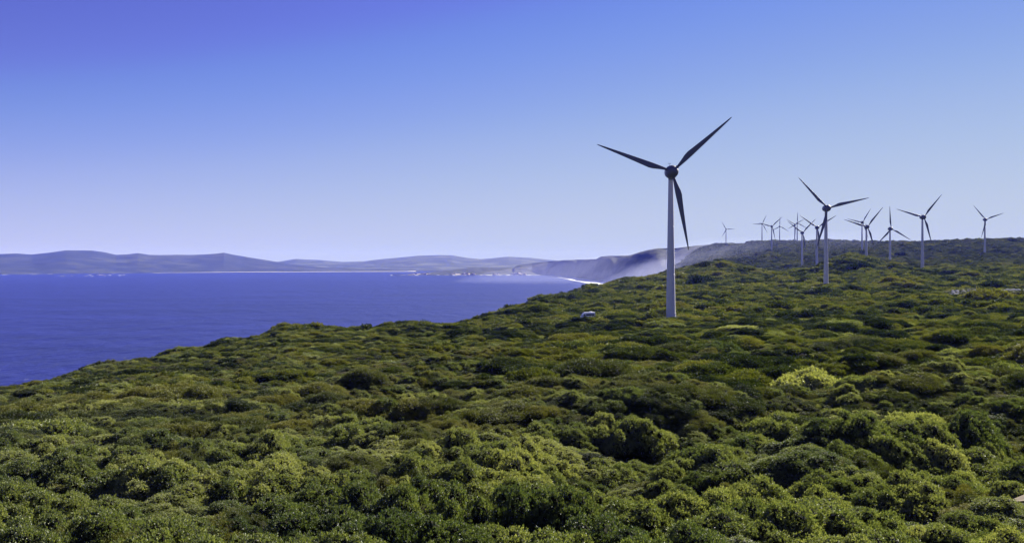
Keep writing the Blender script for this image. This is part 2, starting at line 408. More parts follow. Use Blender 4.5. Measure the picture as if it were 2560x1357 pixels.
def ground_z(x, y):
    x = np.asarray(x, float); y = np.asarray(y, float)
    a, Y = polar(x, y)
    z = H - near_prof(a, Y) - canopy(Y)
    land = smooth(z, 20, 70)                     # no mounds on the sea cliffs' foot
    for (hx, hy, hh, sx_, sy_) in [(272, 1230, 5.0, 34, 60), (411, 1160, 4.0, 42, 60)] + RAISE:
        z = z + hh * np.exp(-0.5 * (((x - hx) / sx_) ** 2 + ((y - hy) / sy_) ** 2))
    w1 = smooth(Y, 30, 110)
    # wind-clipped mounds: round tops, sharp creases
    wx = x + 5 * perlin(x / 40, y / 40); wy = y + 5 * perlin(x / 40 + 9, y / 40 + 4)
    ca, sa = math.cos(0.42), math.sin(0.42)
    rx_, ry_ = wx * ca + wy * sa, -wx * sa + wy * ca
    left = 0.28 + 0.72 * smooth(a * F + 1280, 500, 1150)
    b1 = np.abs(perlin(rx_ / 46, ry_ / 19)) ** 0.7 * 6.0 * left
    b2 = np.abs(perlin(rx_ / 12 + 31, ry_ / 7.5 + 7)) * 1.9
    far = smooth(Y, 500, 1500)
    b3 = np.abs(perlin(wx / 85 + 3, wy / 60 + 8)) * 9.0 * far
    lo = perlin(x / 90 + 50, y / 90) * 1.6
    n = (b1 - 2.75 * left) * (0.45 + 0.55 * w1) + (b2 - 0.55) * (0.6 + 0.4 * w1) + b3 - 2.4 * far + lo * w1 * 0.7 * left
    z = z + n * land
    if EXACT:
        for (bx, by, bz) in EXACT:
            d2 = (x - bx) ** 2 + (y - by) ** 2
            m = d2 < 60 ** 2
            if np.any(m):
                zb = H - near_prof(*[np.array([q]) for q in polar(np.array([bx]), np.array([by]))])[0] if False else bz
                w = np.exp(-d2 / (2 * 14.0 ** 2))
                z = np.where(m, z * (1 - w) + (zb - 0.2) * w, z)
    return z

def ground_mesh():
    r = [0.0]
    rr = 3.0
    rs = []
    while rr < 4700:
        rs.append(rr); rr *= 1.0052 if rr > 25 else 1.03
    rs = np.array(rs)
    inner = np.arange(TH0 - 0.03, TH1 + 0.03, 0.0022)
    outer = np.concatenate([np.linspace(-math.pi, inner[0], 60)[:-1], inner, np.linspace(inner[-1], math.pi, 60)[1:-1]])
    th = outer; n = len(th)
    Rr, Th = np.meshgrid(rs, th, indexing='ij')
    X = Rr * np.sin(Th); Y = Rr * np.cos(Th)
    Z = ground_z(X, Y)
    V = np.stack([X, Y, Z], -1).reshape(-1, 3)
    i, j = np.meshgrid(np.arange(len(rs) - 1), np.arange(n), indexing='ij')
    k = (j + 1) % n
    Q = np.stack([i * n + j, i * n + k, (i + 1) * n + k, (i + 1) * n + j], -1).reshape(-1, 4)[:, ::-1]
    # drop what lies well under the sea
    zmax = V[:, 2][Q].max(1)
    Q = Q[zmax > -12]
    o = bpy.data.objects.new('ground', np_mesh('ground', V, Q, [M['soil']], True))
    link(o); tag(o, kind='structure'); return o
ground_mesh()

# ------------------------------------------------------------------ sea
def grid_obj(name, x0, x1, y0, y1, nx, ny, z, mat):
    xs = np.linspace(x0, x1, nx); ys = np.linspace(y0, y1, ny)
    X, Y = np.meshgrid(xs, ys, indexing='ij')
    V = np.stack([X, Y, np.full_like(X, z)], -1).reshape(-1, 3)
    i, j = np.meshgrid(np.arange(nx - 1), np.arange(ny - 1), indexing='ij')
    Q = np.stack([i * ny + j, (i + 1) * ny + j, (i + 1) * ny + j + 1, i * ny + j + 1], -1).reshape(-1, 4)
    o = bpy.data.objects.new(name, np_mesh(name, V, Q, [mat]))
    return link(o)
sea = grid_obj('sea', -14500, 14500, -900, 19500, 60, 60, 0.0, M['sea']); tag(sea, kind='structure')

# ------------------------------------------------------------------ far land, each a body with a shoreline, a slope and a plateau behind it
def far_land(name, ridge, shore, mat, kind='structure', slope=1.6, gully=0.0, gw=300.0, back=3500, rough=10.0, seed=0):
    """ridge: (u, v) silhouette with distance behind the shore; shore: (u, v row of the waterline)"""
    ru, rv, rd = [np.array(c, float) for c in zip(*ridge)]
    su, sv = [np.array(c, float) for c in zip(*shore)]
    us = np.arange(ru[0], ru[-1] + 1, 3.0)
    Ys = H * F / (np.interp(us, su, sv) - VH)             # waterline distance
    Yr = Ys + np.interp(us, ru, rd)
    Zr = H - (np.interp(us, ru, rv) - VH) / F * Yr
    T = np.concatenate([np.linspace(-0.06, 1, 46), 1 + np.linspace(0.05, 1, 14) ** 1.5 * 1.0])
    V = []
    for t in T:
        if t <= 1:
            Y = Ys + (Yr - Ys) * t
            tt = np.clip(t, 0, 1)
            z = Zr * (1 - (1 - tt) ** slope) if t >= 0 else np.full_like(us, -6.0)
        else:
            Y = Yr + (t - 1) * back
            z = Zr - 30 * (t - 1) - 60 * (t - 1) ** 2
        X = (us - 1280) / F * Y
        tt = min(max(t, 0), 1)
        env = np.clip(4 * tt * (1 - tt), 0, 1) + (0.15 if t > 0.9 else 0)
        z = z + rough * fbm(X / 700 + seed, Y / 700, 4) * env * (1 if t > 0 else 0)
        if gully and t > 0:
            g = np.abs(perlin(us * 0 + X / gw + seed, Y / (gw * 6) + seed))
            z = z * (1 - gully * np.exp(-(g / 0.22) ** 2) * (1 - tt) ** 0.5 * (1 if tt < 1 else 0))
        V.append(np.stack([X, Y, z], -1))
    V = np.array(V); m, n = V.shape[:2]
    i, j = np.meshgrid(np.arange(m - 1), np.arange(n - 1), indexing='ij')
    Q = np.stack([i * n + j, i * n + j + 1, (i + 1) * n + j + 1, (i + 1) * n + j], -1).reshape(-1, 4)
    o = bpy.data.objects.new(name, np_mesh(name, V.reshape(-1, 3), Q, [mat], True))
    link(o); tag(o, kind=kind); return o

SH_L = [(-400, 687.5), (0, 686), (300, 683.2), (600, 680.2), (940, 678.8), (1200, 678.5)]
far_land('far_hills', [(-400, 640, 2600), (-100, 634, 2600), (0, 635, 2600), (40, 633.5, 2600), (80, 636, 2600), (125, 631, 2600), (165, 625.5, 2600), (230, 626.5, 2600), (262, 631, 2500), (290, 637, 2400), (318, 636, 2400), (345, 632.5, 2400), (375, 637, 2300), (400, 637.5, 2200), (440, 637, 2200), (480, 637.5, 2200), (520, 636, 2200), (545, 634, 2200), (560, 632, 2200), (572, 634.5, 2200), (590, 638, 2200), (622, 643.5, 2000), (650, 648, 1900), (690, 655, 1800), (740, 662, 1500), (800, 668, 1200), (900, 672, 900), (1050, 674, 700), (1150, 676, 500)], SH_L, M['hill_a'], slope=1.5, rough=14)
far_land('farmland_hills', [(560, 660, 3000), (690, 655, 4200), (740, 647.5, 4400), (800, 650, 4400), (860, 655, 4200), (910, 653, 4200), (960, 647.5, 4300), (1010, 643, 4400), (1045, 639.5, 4500), (1100, 637.5, 4500), (1130, 638, 4500), (1165, 644, 4400), (1200, 648, 4300), (1235, 645, 4400), (1270, 641.5, 4500), (1330, 645, 4500), (1400, 652, 4300), (1500, 656, 4000), (1600, 660, 4000)], [(560, 676), (1600, 674.5)], M['hill_b'], slope=1.25, rough=20, seed=5)
far_land('low_headland', [(1020, 684.5, 90), (1060, 682, 160), (1100, 678, 500), (1150, 672, 800), (1185, 667.5, 900), (1230, 668, 950), (1290, 669, 950), (1340, 668, 950), (1420, 668, 900)], [(1000, 687.5), (1100, 687.5), (1420, 687)], M['cliff'], slope=1.3, rough=8, gully=0.1, seed=9, back=900)
far_land('sea_cliffs', [(1286, 668, 500), (1297, 662, 600), (1330, 657.5, 700), (1370, 654, 700), (1420, 650, 700), (1470, 648.5, 620), (1490, 647.5, 600), (1502, 641.5, 560), (1525, 639.5, 560), (1560, 639, 560), (1578, 637, 560), (1600, 630, 540), (1622, 624.5, 520), (1645, 620.5, 520), (1690, 619.5, 520), (1735, 614, 480), (1775, 610.5, 460), (1830, 612, 440)], [(1286, 686.5), (1330, 686.5), (1370, 688), (1400, 690.5), (1440, 695.5), (1490, 702), (1530, 707), (1600, 713), (1700, 718), (1830, 722)], M['cliff'], slope=2.0, rough=10, gully=0.22, gw=260, seed=3, back=1500)

# ------------------------------------------------------------------ wind turbine
def blade_mesh():
    # leading edge to +X, trailing edge with its shoulder to -X, thickness along Y, root at z=2.1
    st = [(2.0, 0.52, 0.52, 0.52, 0), (3.4, 0.56, 0.60, 0.50, 8), (6.0, 0.66, 1.15, 0.42, 12), (8.8, 0.74, 1.85, 0.36, 12), (10.6, 0.74, 2.0, 0.32, 11),
          (13, 0.70, 1.78, 0.27, 9), (17, 0.62, 1.45, 0.21, 6), (22, 0.52, 1.08, 0.16, 4), (27, 0.42, 0.74, 0.11, 2), (31.5, 0.31, 0.44, 0.07, 1), (34.2, 0.20, 0.22, 0.045, 0), (35.0, 0.07, 0.07, 0.02, 0)]
    n = 18; rings = []
    for (z, le, te, th, tw) in st:
        ring = []
        for k in range(n):
            a = 2 * math.pi * k / n
            c, s = math.cos(a), math.sin(a)
            x = c * (le if c > 0 else te)
            y = s * th * (1.0 if c > 0 else (1 - 0.35 * abs(c)))
            w = R(tw)
            ring.append((x * math.cos(w) - y * math.sin(w), x * math.sin(w) + y * math.cos(w) - 0.012 * max(0, z - 10), z))
        rings.append(ring)
    b = MB(); b.loft(rings); return b
TW = empty('wind_turbine', (0, 0, 0))
b = MB()
prof = [(2.15, -3.0)] + [(2.12 - 1.06 * (k / 14) ** 0.92, 62.2 * k / 14) for k in range(15)]
b.lathe(prof, 40)
tower = b.build('tower', M['tower'], TW, True, autosmooth=50)
for z in (20.0, 41.0):
    b = MB()
    r = 2.12 - 1.06 * (z / 62.2) ** 0.92
    b.lathe([(r + 0.004, z - 0.12), (r + 0.045, z - 0.08), (r + 0.045, z + 0.08), (r + 0.004, z + 0.12)], 40)
    b.build('flange', M['tower'], tower, True, autosmooth=30)
b = MB()
b.lathe([(3.3, -3.0), (3.3, -0.35), (3.15, -0.22), (2.2, -0.2)], 32)
b.build('foundation', paint('foundation_concrete', (0.38, 0.37, 0.35), 0.9, 0.2, 0.2, 1), TW, True, autosmooth=30)
door = MB()
ang = R(-62)
M_door = Matrix.Rotation(ang, 4, 'Z')
def place(mb, mat4):
    mb.v = [tuple(mat4 @ Vector(p)) for p in mb.v]
door.box((0, -2.06, 1.75), (0.95, 0.22, 2.2)); door.box((0, -2.19, 1.75), (0.8, 0.06, 2.0)); door.box((0, -2.15, 3.0), (1.15, 0.3, 0.12))
place(door, Matrix.Rotation(R(62), 4, 'Z'))
door.build('door', M['steel'], tower)
stp = MB()
stp.box((0, -3.0, 0.52), (1.6, 1.7, 0.12))
for k in range(3): stp.box((0, -4.0 - 0.28 * k, 0.33 - 0.19 * k), (1.4, 0.28, 0.08))
for sx in (-0.72, 0.72):
    stp.tube([(sx, -3.75, 0.5), (sx, -3.75, 1.6)], 0.03); stp.tube([(sx, -2.2, 1.6), (sx, -3.75, 1.6), (sx, -4.6, 0.9)], 0.03)
    for yy in (-2.4, -3.7): stp.box((sx, yy, 0.0), (0.12, 0.12, 1.0))
place(stp, Matrix.Rotation(R(62), 4, 'Z'))
stp.build('entry_steps', M['steel'], TW)
# egg-shaped nacelle along Y, rotor towards -Y
b = MB()
egg = [(0.02, 6.2), (0.75, 5.95), (1.35, 5.4), (1.95, 4.3), (2.4, 2.9), (2.68, 1.2), (2.85, -0.6), (2.9, -2.0), (2.82, -3.1), (2.76, -3.35)]
b.lathe(egg, 36, 'Y')
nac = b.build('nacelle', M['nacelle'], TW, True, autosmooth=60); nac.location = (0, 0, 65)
b = MB(); b.lathe([(1.12, -3.4), (1.12, -2.2)], 32)
c_ = b.build('yaw_collar', M['nacelle'], TW, True, autosmooth=40); c_.location = (0, 0, 65)
b = MB(); b.tube([(-0.3, 1.6, 2.5), (-0.3, 1.6, 4.2)], 0.06); b.tube([(-0.75, 1.6, 3.9), (0.15, 1.6, 3.9)], 0.05); b.box((-0.75, 1.6, 4.1), (0.2, 0.2, 0.35)); b.box((0.15, 1.6, 4.1), (0.2, 0.2, 0.3))
b.build('wind_sensor', M['nacelle'], nac)
b = MB()
b.lathe([(2.72, -3.42), (2.78, -3.7), (2.7, -4.6), (2.45, -5.5), (1.95, -6.3), (1.2, -6.9), (0.5, -7.15), (0.02, -7.2)], 36, 'Y')
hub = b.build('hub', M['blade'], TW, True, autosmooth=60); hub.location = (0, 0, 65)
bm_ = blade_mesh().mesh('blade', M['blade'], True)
cuff = MB(); cuff.lathe([(0.85, 1.9), (0.82, 2.75), (0.72, 2.95)], 20)
cuff_me = cuff.mesh('blade_cuff', M['blade'], True)
RY = -4.7
PARTS = [o for o in TW.children if o.name != 'x']
def add_blades(root, phs):
    for ph in phs:
        o = bpy.data.objects.new('blade', bm_); link(o, root)
        o.location = (0, RY, 65); o.rotation_euler = (0, R(90 - ph), 0)
        q = bpy.data.objects.new('blade_cuff', cuff_me); link(q, o)
def copy_tree(o, parent=None):
    c = o.copy(); COL.objects.link(c)
    if parent is not None: c.parent = parent
    for ch in list(o.children): copy_tree(ch, c)
    return c
roots = [TW] + [copy_tree(TW) for _ in TURB[1:]]
for root, tb, bs in zip(roots, TURB, bases):
    root.location = (bs[0], bs[1] + 4.7 * 0.0, bs[2])
    add_blades(root, tb[3])
    tag(root, tb[4], 'wind turbine', 'wind turbines along the coastal heath')

# ------------------------------------------------------------------ leaf clusters
def sphere_pts(n):
    v = rng.normal(size=(n, 3)); return v / np.linalg.norm(v, axis=1, keepdims=True)

UVS = None
def blob(c, r, nu=10, nv=6):
    u = np.linspace(0, 2 * np.pi, nu, endpoint=False); w = np.linspace(0.02, np.pi - 0.02, nv)
    Uu, W = np.meshgrid(u, w, indexing='ij')
    V = np.stack([np.cos(Uu) * np.sin(W), np.sin(Uu) * np.sin(W), np.cos(W)], -1).reshape(-1, 3)
    V = V * r * (1 + 0.12 * rng.normal(size=(len(V), 1))) + c
    i, j = np.meshgrid(np.arange(nu), np.arange(nv - 1), indexing='ij')
    k = (i + 1) % nu
    Q = np.stack([i * nv + j, i * nv + j + 1, k * nv + j + 1, k * nv + j], -1).reshape(-1, 4)
    return V, Q

def leaf_cloud(name, lobes, n_tip, per, L, W, mat, spread=0.9, up=0.4, core=0.82, zmin=-0.25, droop=0.0, core_n=(10, 6)):
    """lobes: array (k, 6) of centre and radii; leaves grow in rosettes of `per` on n_tip twig tips over the lobes' outer shell"""
    lobes = np.array(lobes, float)
    area = lobes[:, 3] * lobes[:, 4] + lobes[:, 3] * lobes[:, 5]
    P0 = []; A0 = []
    need = n_tip
    while need > 0:
        k = rng.choice(len(lobes), size=need * 2, p=area / area.sum())
        d = sphere_pts(need * 2)
        ok = d[:, 2] > zmin
        c = lobes[k, :3]; r = lobes[k, 3:]
        p = c + d * r * np.where(rng.uniform(size=(len(k), 1)) < 0.16, rng.uniform(1.02, 1.28, (len(k), 1)), rng.uniform(0.84, 1.06, (len(k), 1)))
        for q in range(len(lobes)):
            e = (p - lobes[q, :3]) / lobes[q, 3:]
            ok &= (np.einsum('ij,ij->i', e, e) > 0.80) | (k == q)
        ok &= p[:, 2] > 0.03
        p = p[ok][:need]; dd = (d / r)[ok][:need]
        dd /= np.linalg.norm(dd, axis=1, keepdims=True)
        P0.append(p); A0.append(dd); need -= len(p)
    P0 = np.concatenate(P0); A0 = np.concatenate(A0)
    ax = A0 + np.array([0, 0, up]) + 0.35 * rng.normal(size=A0.shape)
    ax /= np.linalg.norm(ax, axis=1, keepdims=True)
    n = len(P0) * per
    P1 = np.repeat(P0, per, 0) + 0.25 * L * rng.normal(size=(n, 3))
    a1 = np.repeat(ax, per, 0)
    t = a1 + spread * sphere_pts(n) + np.array([0, 0, -droop])
    t /= np.linalg.norm(t, axis=1, keepdims=True)
    s = np.cross(t, a1 + 0.4 * rng.normal(size=(n, 3))); s /= np.linalg.norm(s, axis=1, keepdims=True) + 1e-9
    nn = np.cross(s, t)
    l = L * rng.uniform(0.65, 1.25, (n, 1)); w = W * rng.uniform(0.7, 1.2, (n, 1))
    base = P1; mid = P1 + t * l * 0.55; tip = P1 + t * l - nn * l * 0.12
    V = np.stack([base, mid + s * w * 0.5 + nn * w * 0.18, tip, mid - s * w * 0.5 + nn * w * 0.18], 1).reshape(-1, 3)
    Q = np.arange(n * 4).reshape(-1, 4)
    mi = np.zeros(n, int)
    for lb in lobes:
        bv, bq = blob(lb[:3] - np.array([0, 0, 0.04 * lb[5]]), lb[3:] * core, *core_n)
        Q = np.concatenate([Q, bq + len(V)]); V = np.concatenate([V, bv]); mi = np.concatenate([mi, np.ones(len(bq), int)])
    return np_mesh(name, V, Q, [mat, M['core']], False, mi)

def dome_lobes(n, rad, h, lobe_r, flat=0.85):
    """lobes over a dome of base radius rad and height h"""
    out = [(0, 0, h * 0.35, rad * 0.72, rad * 0.72, h * 0.5)]
    for k in range(n):
        d = math.sqrt(rng.uniform(0, 1)) * rad * 0.85; a = rng.uniform(0, 2 * math.pi)
        top = h * math.sqrt(max(0.05, 1 - (d / rad) ** 2))
        r = lobe_r * rng.uniform(0.75, 1.25)
        z = max(top - r * flat, r * 0.4) * rng.uniform(0.85, 1.05)
        out.append((d * math.cos(a), d * math.sin(a), z, r * rng.uniform(0.8, 1.3), r * rng.uniform(0.8, 1.3), r * flat * rng.uniform(0.8, 1.15)))
    return out

def thicket_lobes(n, rad, h, lobe_r):
    out = [(0, 0, h * 0.22, rad * 0.8, rad * 0.8, h * 0.42)]
    for k in range(n):
        d = math.sqrt(rng.uniform(0, 1)) * rad * 0.92; a = rng.uniform(0, 6.283)
        top = h * max(0.34, 1 - (d / rad) ** 3) * rng.uniform(0.62, 1.12)
        r = lobe_r * math.exp(rng.normal() * 0.3)
        out.append((d * math.cos(a), d * math.sin(a), max(top - 0.7 * r, 0.25), r * rng.uniform(0.85, 1.35), r * rng.uniform(0.85, 1.35), r * 0.8))
    return out
LEAVES = {}
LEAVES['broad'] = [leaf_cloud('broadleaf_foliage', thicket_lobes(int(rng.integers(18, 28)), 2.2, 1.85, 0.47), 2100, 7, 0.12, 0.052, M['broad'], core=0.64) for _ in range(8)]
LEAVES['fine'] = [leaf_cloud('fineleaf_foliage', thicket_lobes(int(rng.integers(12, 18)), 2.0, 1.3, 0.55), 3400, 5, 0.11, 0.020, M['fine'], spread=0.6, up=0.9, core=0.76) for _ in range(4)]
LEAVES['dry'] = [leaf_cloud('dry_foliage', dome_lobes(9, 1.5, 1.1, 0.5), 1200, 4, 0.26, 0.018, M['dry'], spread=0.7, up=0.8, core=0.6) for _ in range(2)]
def stems_mesh():
    b = MB()
    for k in range(6):
        a = rng.uniform(0, 6.28); d = rng.uniform(0.4, 1.0)
        b.tube([(0.1 * math.cos(a), 0.1 * math.sin(a), -0.3), (0.3 * d * math.cos(a), 0.3 * d * math.sin(a), 0.4), (d * math.cos(a), d * math.sin(a), 1.15)], [0.07, 0.05, 0.02], 6)
    return b.mesh('stem', M['stem'], True)
STEMS = [stems_mesh() for _ in range(3)]

hidden = []      # prototypes for the mass of heath, kept in a collection outside the scene
PROTO = bpy.data.collections.new('heath_prototypes')
def proto(mesh):
    o = bpy.data.objects.new('heath_%03d' % len(hidden), mesh); PROTO.objects.link(o); hidden.append(o); return len(hidden) - 1
KIND = {'broad': [proto(m) for m in LEAVES['broad']], 'fine': [proto(m) for m in LEAVES['fine']], 'dry': [proto(m) for m in LEAVES['dry']]}
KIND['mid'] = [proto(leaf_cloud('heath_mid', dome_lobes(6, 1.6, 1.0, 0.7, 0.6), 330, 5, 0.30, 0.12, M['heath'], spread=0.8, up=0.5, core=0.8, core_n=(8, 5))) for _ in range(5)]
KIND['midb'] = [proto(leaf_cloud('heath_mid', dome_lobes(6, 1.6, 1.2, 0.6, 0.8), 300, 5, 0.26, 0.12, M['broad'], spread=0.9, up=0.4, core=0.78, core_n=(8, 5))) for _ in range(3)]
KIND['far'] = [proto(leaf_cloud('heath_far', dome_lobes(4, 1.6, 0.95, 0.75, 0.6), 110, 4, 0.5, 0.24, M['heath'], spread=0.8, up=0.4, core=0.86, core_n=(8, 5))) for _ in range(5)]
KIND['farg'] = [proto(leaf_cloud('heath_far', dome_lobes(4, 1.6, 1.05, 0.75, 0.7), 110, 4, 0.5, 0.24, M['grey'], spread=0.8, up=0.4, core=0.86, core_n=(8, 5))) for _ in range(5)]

def cushion_lobes(n):
    out = [(0, 0, 0.25, 2.9, 1.5, 0.75)]
    for k in range(n):
        d = math.sqrt(rng.uniform(0, 1)) * 0.92; a = rng.uniform(0, 6.283)
        x, y = 3.6 * d * math.cos(a), 1.9 * d * math.sin(a)
        top = 1.35 * math.sqrt(max(0.06, 1 - d * d)) * rng.uniform(0.85, 1.1)
        r = rng.uniform(0.55, 0.95)
        out.append((x, y, max(top - 0.6 * r, 0.2), r * 1.25, r, r * 0.6))
    return out
def cushion(mat, tips, per, L, W, up=0.7, spread=0.7, n=22, core=0.8):
    return proto(leaf_cloud('heath_cushion', cushion_lobes(n), tips, per, L, W, mat, spread=spread, up=up, core=core, core_n=(8, 5)))
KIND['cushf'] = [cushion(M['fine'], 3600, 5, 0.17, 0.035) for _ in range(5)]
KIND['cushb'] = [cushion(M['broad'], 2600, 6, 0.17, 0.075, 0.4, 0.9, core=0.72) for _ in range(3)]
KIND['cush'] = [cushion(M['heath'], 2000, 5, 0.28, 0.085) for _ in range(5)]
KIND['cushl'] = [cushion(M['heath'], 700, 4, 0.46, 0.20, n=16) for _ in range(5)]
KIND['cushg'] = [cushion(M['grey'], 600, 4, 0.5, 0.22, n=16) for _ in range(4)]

# bare places: (u, v, Y, half width, half depth) seen from the lookout; nothing tall grows in front of them
def in_bare(x, y, pad=0.0):
    m = np.zeros(np.shape(x), bool)
    for (cx, cy, rx, ry) in BARE:
        m |= ((x - cx) / (rx + pad)) ** 2 + ((y - cy) / (ry + pad)) ** 2 < 1
    return m
def bare(u, v, Y, wpx, ry):
    p = P(u, v, Y); return (p.x, p.y, wpx / F * Y / 2, ry)
BARE = [(bases[0][0], bases[0][1] - 3, 5.0, 7.0)]
BARE.append((CAMP.x, CAMP.y - 4.0, 4.2, 8.0))

# ---- near shrubs (one thing each), the rest of the heath as one mass
pts = []
def shrub_sites(y0, y1, spacing):
    out = []
    y = y0
    while y < y1:
        w = 0.66 * y + 6
        x = -w + rng.uniform(0, spacing)
        while x < w:
            px = x + rng.uniform(-0.45, 0.45) * spacing; py = y + rng.uniform(-0.45, 0.45) * spacing
            out.append((px, py)); x += spacing
        y += spacing * 0.87
    return np.array(out)
EDGE = lambda x, y: 104 + 16 * perlin(x / 28, y / 28 + 5)
near_sites = shrub_sites(24, 130, 2.0)
near_sites = near_sites[near_sites[:, 1] < EDGE(near_sites[:, 0], near_sites[:, 1])]
nx, ny = near_sites[:, 0], near_sites[:, 1]
for (u, v, Y, wpx, ry) in SAND:
    q = bare(u, v, Y, wpx, ry); BARE.append((q[0], q[1] - ry * 0.5, q[2] * 0.95, q[3] * 1.4))
BARE.append((40.0, 65.0, 5.5, 6.0))
keep = ~in_bare(nx, ny, 0.5)
nx, ny = nx[keep], ny[keep]
nz = ground_z(nx, ny)
keep = nz > 70
nx, ny, nz = nx[keep], ny[keep], nz[keep]
kn = fbm(nx / 16, ny / 16, 3) + 0.35 * rng.normal(size=len(nx))
isb = (kn > -0.30 + 0.5 * smooth(ny, 85, 115))
size = np.where(isb, rng.uniform(0.0, 1.0, len(nx)) ** 1.8 * 0.75 + 0.6, rng.uniform(0.65, 1.2, len(nx)))
size *= 1.0 - 0.25 * smooth(ny, 85, 115)
th = perlin(nx / 9 + 3, ny / 7 + 8) + 0.4 * perlin(nx / 4, ny / 4)
size *= 0.8 + 0.4 * smooth(th, -0.2, 0.2)
size = np.minimum(size, 1.12)
keep_off = ((nx - 10.3) ** 2 + (ny - 80) ** 2) < 8 ** 2
size = np.where(keep_off, np.minimum(size, 0.75), size)
hmul = 0.68 + 0.50 * smooth(th, -0.12, 0.16)
vis = (np.abs(nx) < 0.55 * ny + 1.5) & (ny > 40)
order = np.argsort(np.where(vis, ny, 1e9))
single = set(order[:292].tolist())
cnt = 0
mass = []     # x,y,z, scale xyz, rot, kind index
LB = {True: ('bright green glossy broad-leaved shrub in the dense near heath', 'glossy broad-leaved shrubs of the near heath'),
      False: ('dull olive fine-leaved shrub growing among glossy shrubs in the near heath', 'fine-leaved shrubs of the near heath')}
for i in range(len(nx)):
    kb = bool(isb[i]); s = float(size[i]); rz = float(rng.uniform(0, 6.28)); sz = s * float(rng.uniform(0.85, 1.2) * hmul[i])
    ms = LEAVES['broad' if kb else 'fine']; mi = int(rng.integers(len(ms)))
    if i in single:
        root = empty('shrub', (nx[i], ny[i], nz[i] - 0.1), rz)
        root.scale = (s * float(rng.uniform(0.85, 1.3)), s, sz)
        o = bpy.data.objects.new('foliage', ms[mi]); link(o, root)
        q = bpy.data.objects.new('stem', STEMS[mi % 3]); link(q, root)
        tag(root, LB[kb][0], 'shrub', LB[kb][1])
    else:
        mass.append((nx[i], ny[i], nz[i] - 0.1, s, s, sz, rz, KIND['broad' if kb else 'fine'][mi]))

def landmark(u, v, Y, sx, sz, kb, label, mi, group=None):
    q = P(u, v, Y); z = float(ground_z(np.array([q.x]), np.array([q.y]))[0])
    root = empty('shrub', (q.x, q.y, min(z, q.z) - 0.1), float(rng.uniform(0, 6.28))); root.scale = (sx, sx, sz)
    o = bpy.data.objects.new('foliage', LEAVES['broad' if kb else 'fine'][mi]); link(o, root)
    q = bpy.data.objects.new('stem', STEMS[mi % 3]); link(q, root)
    tag(root, label, 'shrub', group)
landmark(2432, 1135, 96, 1.5, 2.1, True, 'largest rounded bright green shrub standing above its neighbours near the right edge', 0, LB[True][1])
landmark(2235, 1150, 90, 1.45, 1.5, True, 'wide leafy shrub left of the largest rounded shrub near the right edge', 2, LB[True][1])
for u, v, Y, sx, sz in ((1010, 1265, 60, 1.2, 2.0), (1150, 1270, 60, 1.3, 2.2), (1290, 1260, 61, 1.2, 2.1), (1400, 1255, 61, 1.1, 1.8)):
    landmark(u, v, Y, sx, sz, True, 'tall broad-leaved shrub in the row with deep shade in front, bottom centre', int(rng.integers(8)), 'tall shrubs in the row at the bottom centre')
landmark(2060, 1290, 58, 1.5, 1.6, True, 'wide glossy shrub in front of a dark hollow, bottom right', 3, LB[True][1])

# ---- mid and far heath
def ring(y0, y1, s, kinds, probs, hs, wide):
    ys = np.arange(y0, y1, s * 0.87)
    X = []; Yv = []
    for yy in ys:
        w = 0.62 * yy
        xs = np.arange(-w, w, s)
        X.append(xs + rng.uniform(-0.5, 0.5, len(xs)) * s); Yv.append(yy + rng.uniform(-0.5, 0.5, len(xs)) * s)
    X = np.concatenate(X); Yv = np.concatenate(Yv)
    k = ~in_bare(X, Yv, s * 0.45); X, Yv = X[k], Yv[k]
    Z = ground_z(X, Yv)
    # rocky burnt ground keeps only thin scrub
    k = Z > 45
    if y0 < 110: k &= Yv > EDGE(X, Yv) - 1.0
    X, Yv, Z = X[k], Yv[k], Z[k]
    n = len(X)
    sc = s / 1.9 * wide * rng.uniform(0.7, 1.35, n)
    szz = sc * hs * rng.uniform(0.6, 1.3, n)
    rz = rng.uniform(0, 6.28, n)
    ca, sa = math.cos(0.42), math.sin(0.42)
    U, W_ = X * ca + Yv * sa, -X * sa + Yv * ca
    q = np.maximum(1.0, s / 2.2)
    th = perlin(U / (15 * q) + 7, W_ / (8 * q) + 3) + 0.5 * perlin(U / (6 * q), W_ / (5 * q))
    szz *= 0.85 + 0.35 * smooth(th, -0.15, 0.15)
    rk = ((X - ROCKZ.x) / 44) ** 2 + ((Yv - ROCKZ.y + 20) / 60) ** 2 < 1
    szz = np.where(rk, szz * 0.22, szz); sc = np.where(rk, sc * 0.8, sc)
    pick = rng.choice(len(kinds), n, p=probs)
    allk = [KIND[q] for q in kinds]
    idx = np.array([allk[p][int(rng.integers(len(allk[p])))] for p in pick])
    return np.stack([X, Yv, Z - 0.12, sc, sc, szz, rz, idx], 1)
blocks = [np.array(mass)]
for (y0, y1, s, kinds, probs, hs, wide) in [
    (82, 150, 1.2, ('fine', 'broad', 'dry'), (0.80, 0.165, 0.035), 0.85, 1.1),
    (150, 235, 1.3, ('mid', 'midb', 'fine', 'dry'), (0.52, 0.13, 0.32, 0.03), 0.85, 1.15),
    (235, 345, 1.5, ('mid', 'midb'), (0.85, 0.15), 0.85, 1.15),
    (345, 520, 1.9, ('mid', 'far'), (0.5, 0.5), 0.85, 1.15),
    (520, 800, 2.4, ('far',), (1.0,), 1.0, 1.1),
    (800, 1260, 3.4, ('far',), (1.0,), 1.0, 1.1),
    (1260, 2000, 4.6, ('farg', 'far'), (0.85, 0.15), 1.0, 1.1),
    (2000, 3900, 7.5, ('farg', 'far'), (0.85, 0.15), 0.8, 1.1)]:
    blocks.append(ring(y0, y1, s, kinds, probs, hs, wide))
A = np.concatenate(blocks)
print('heath instances', len(A), 'shrubs', len(single))

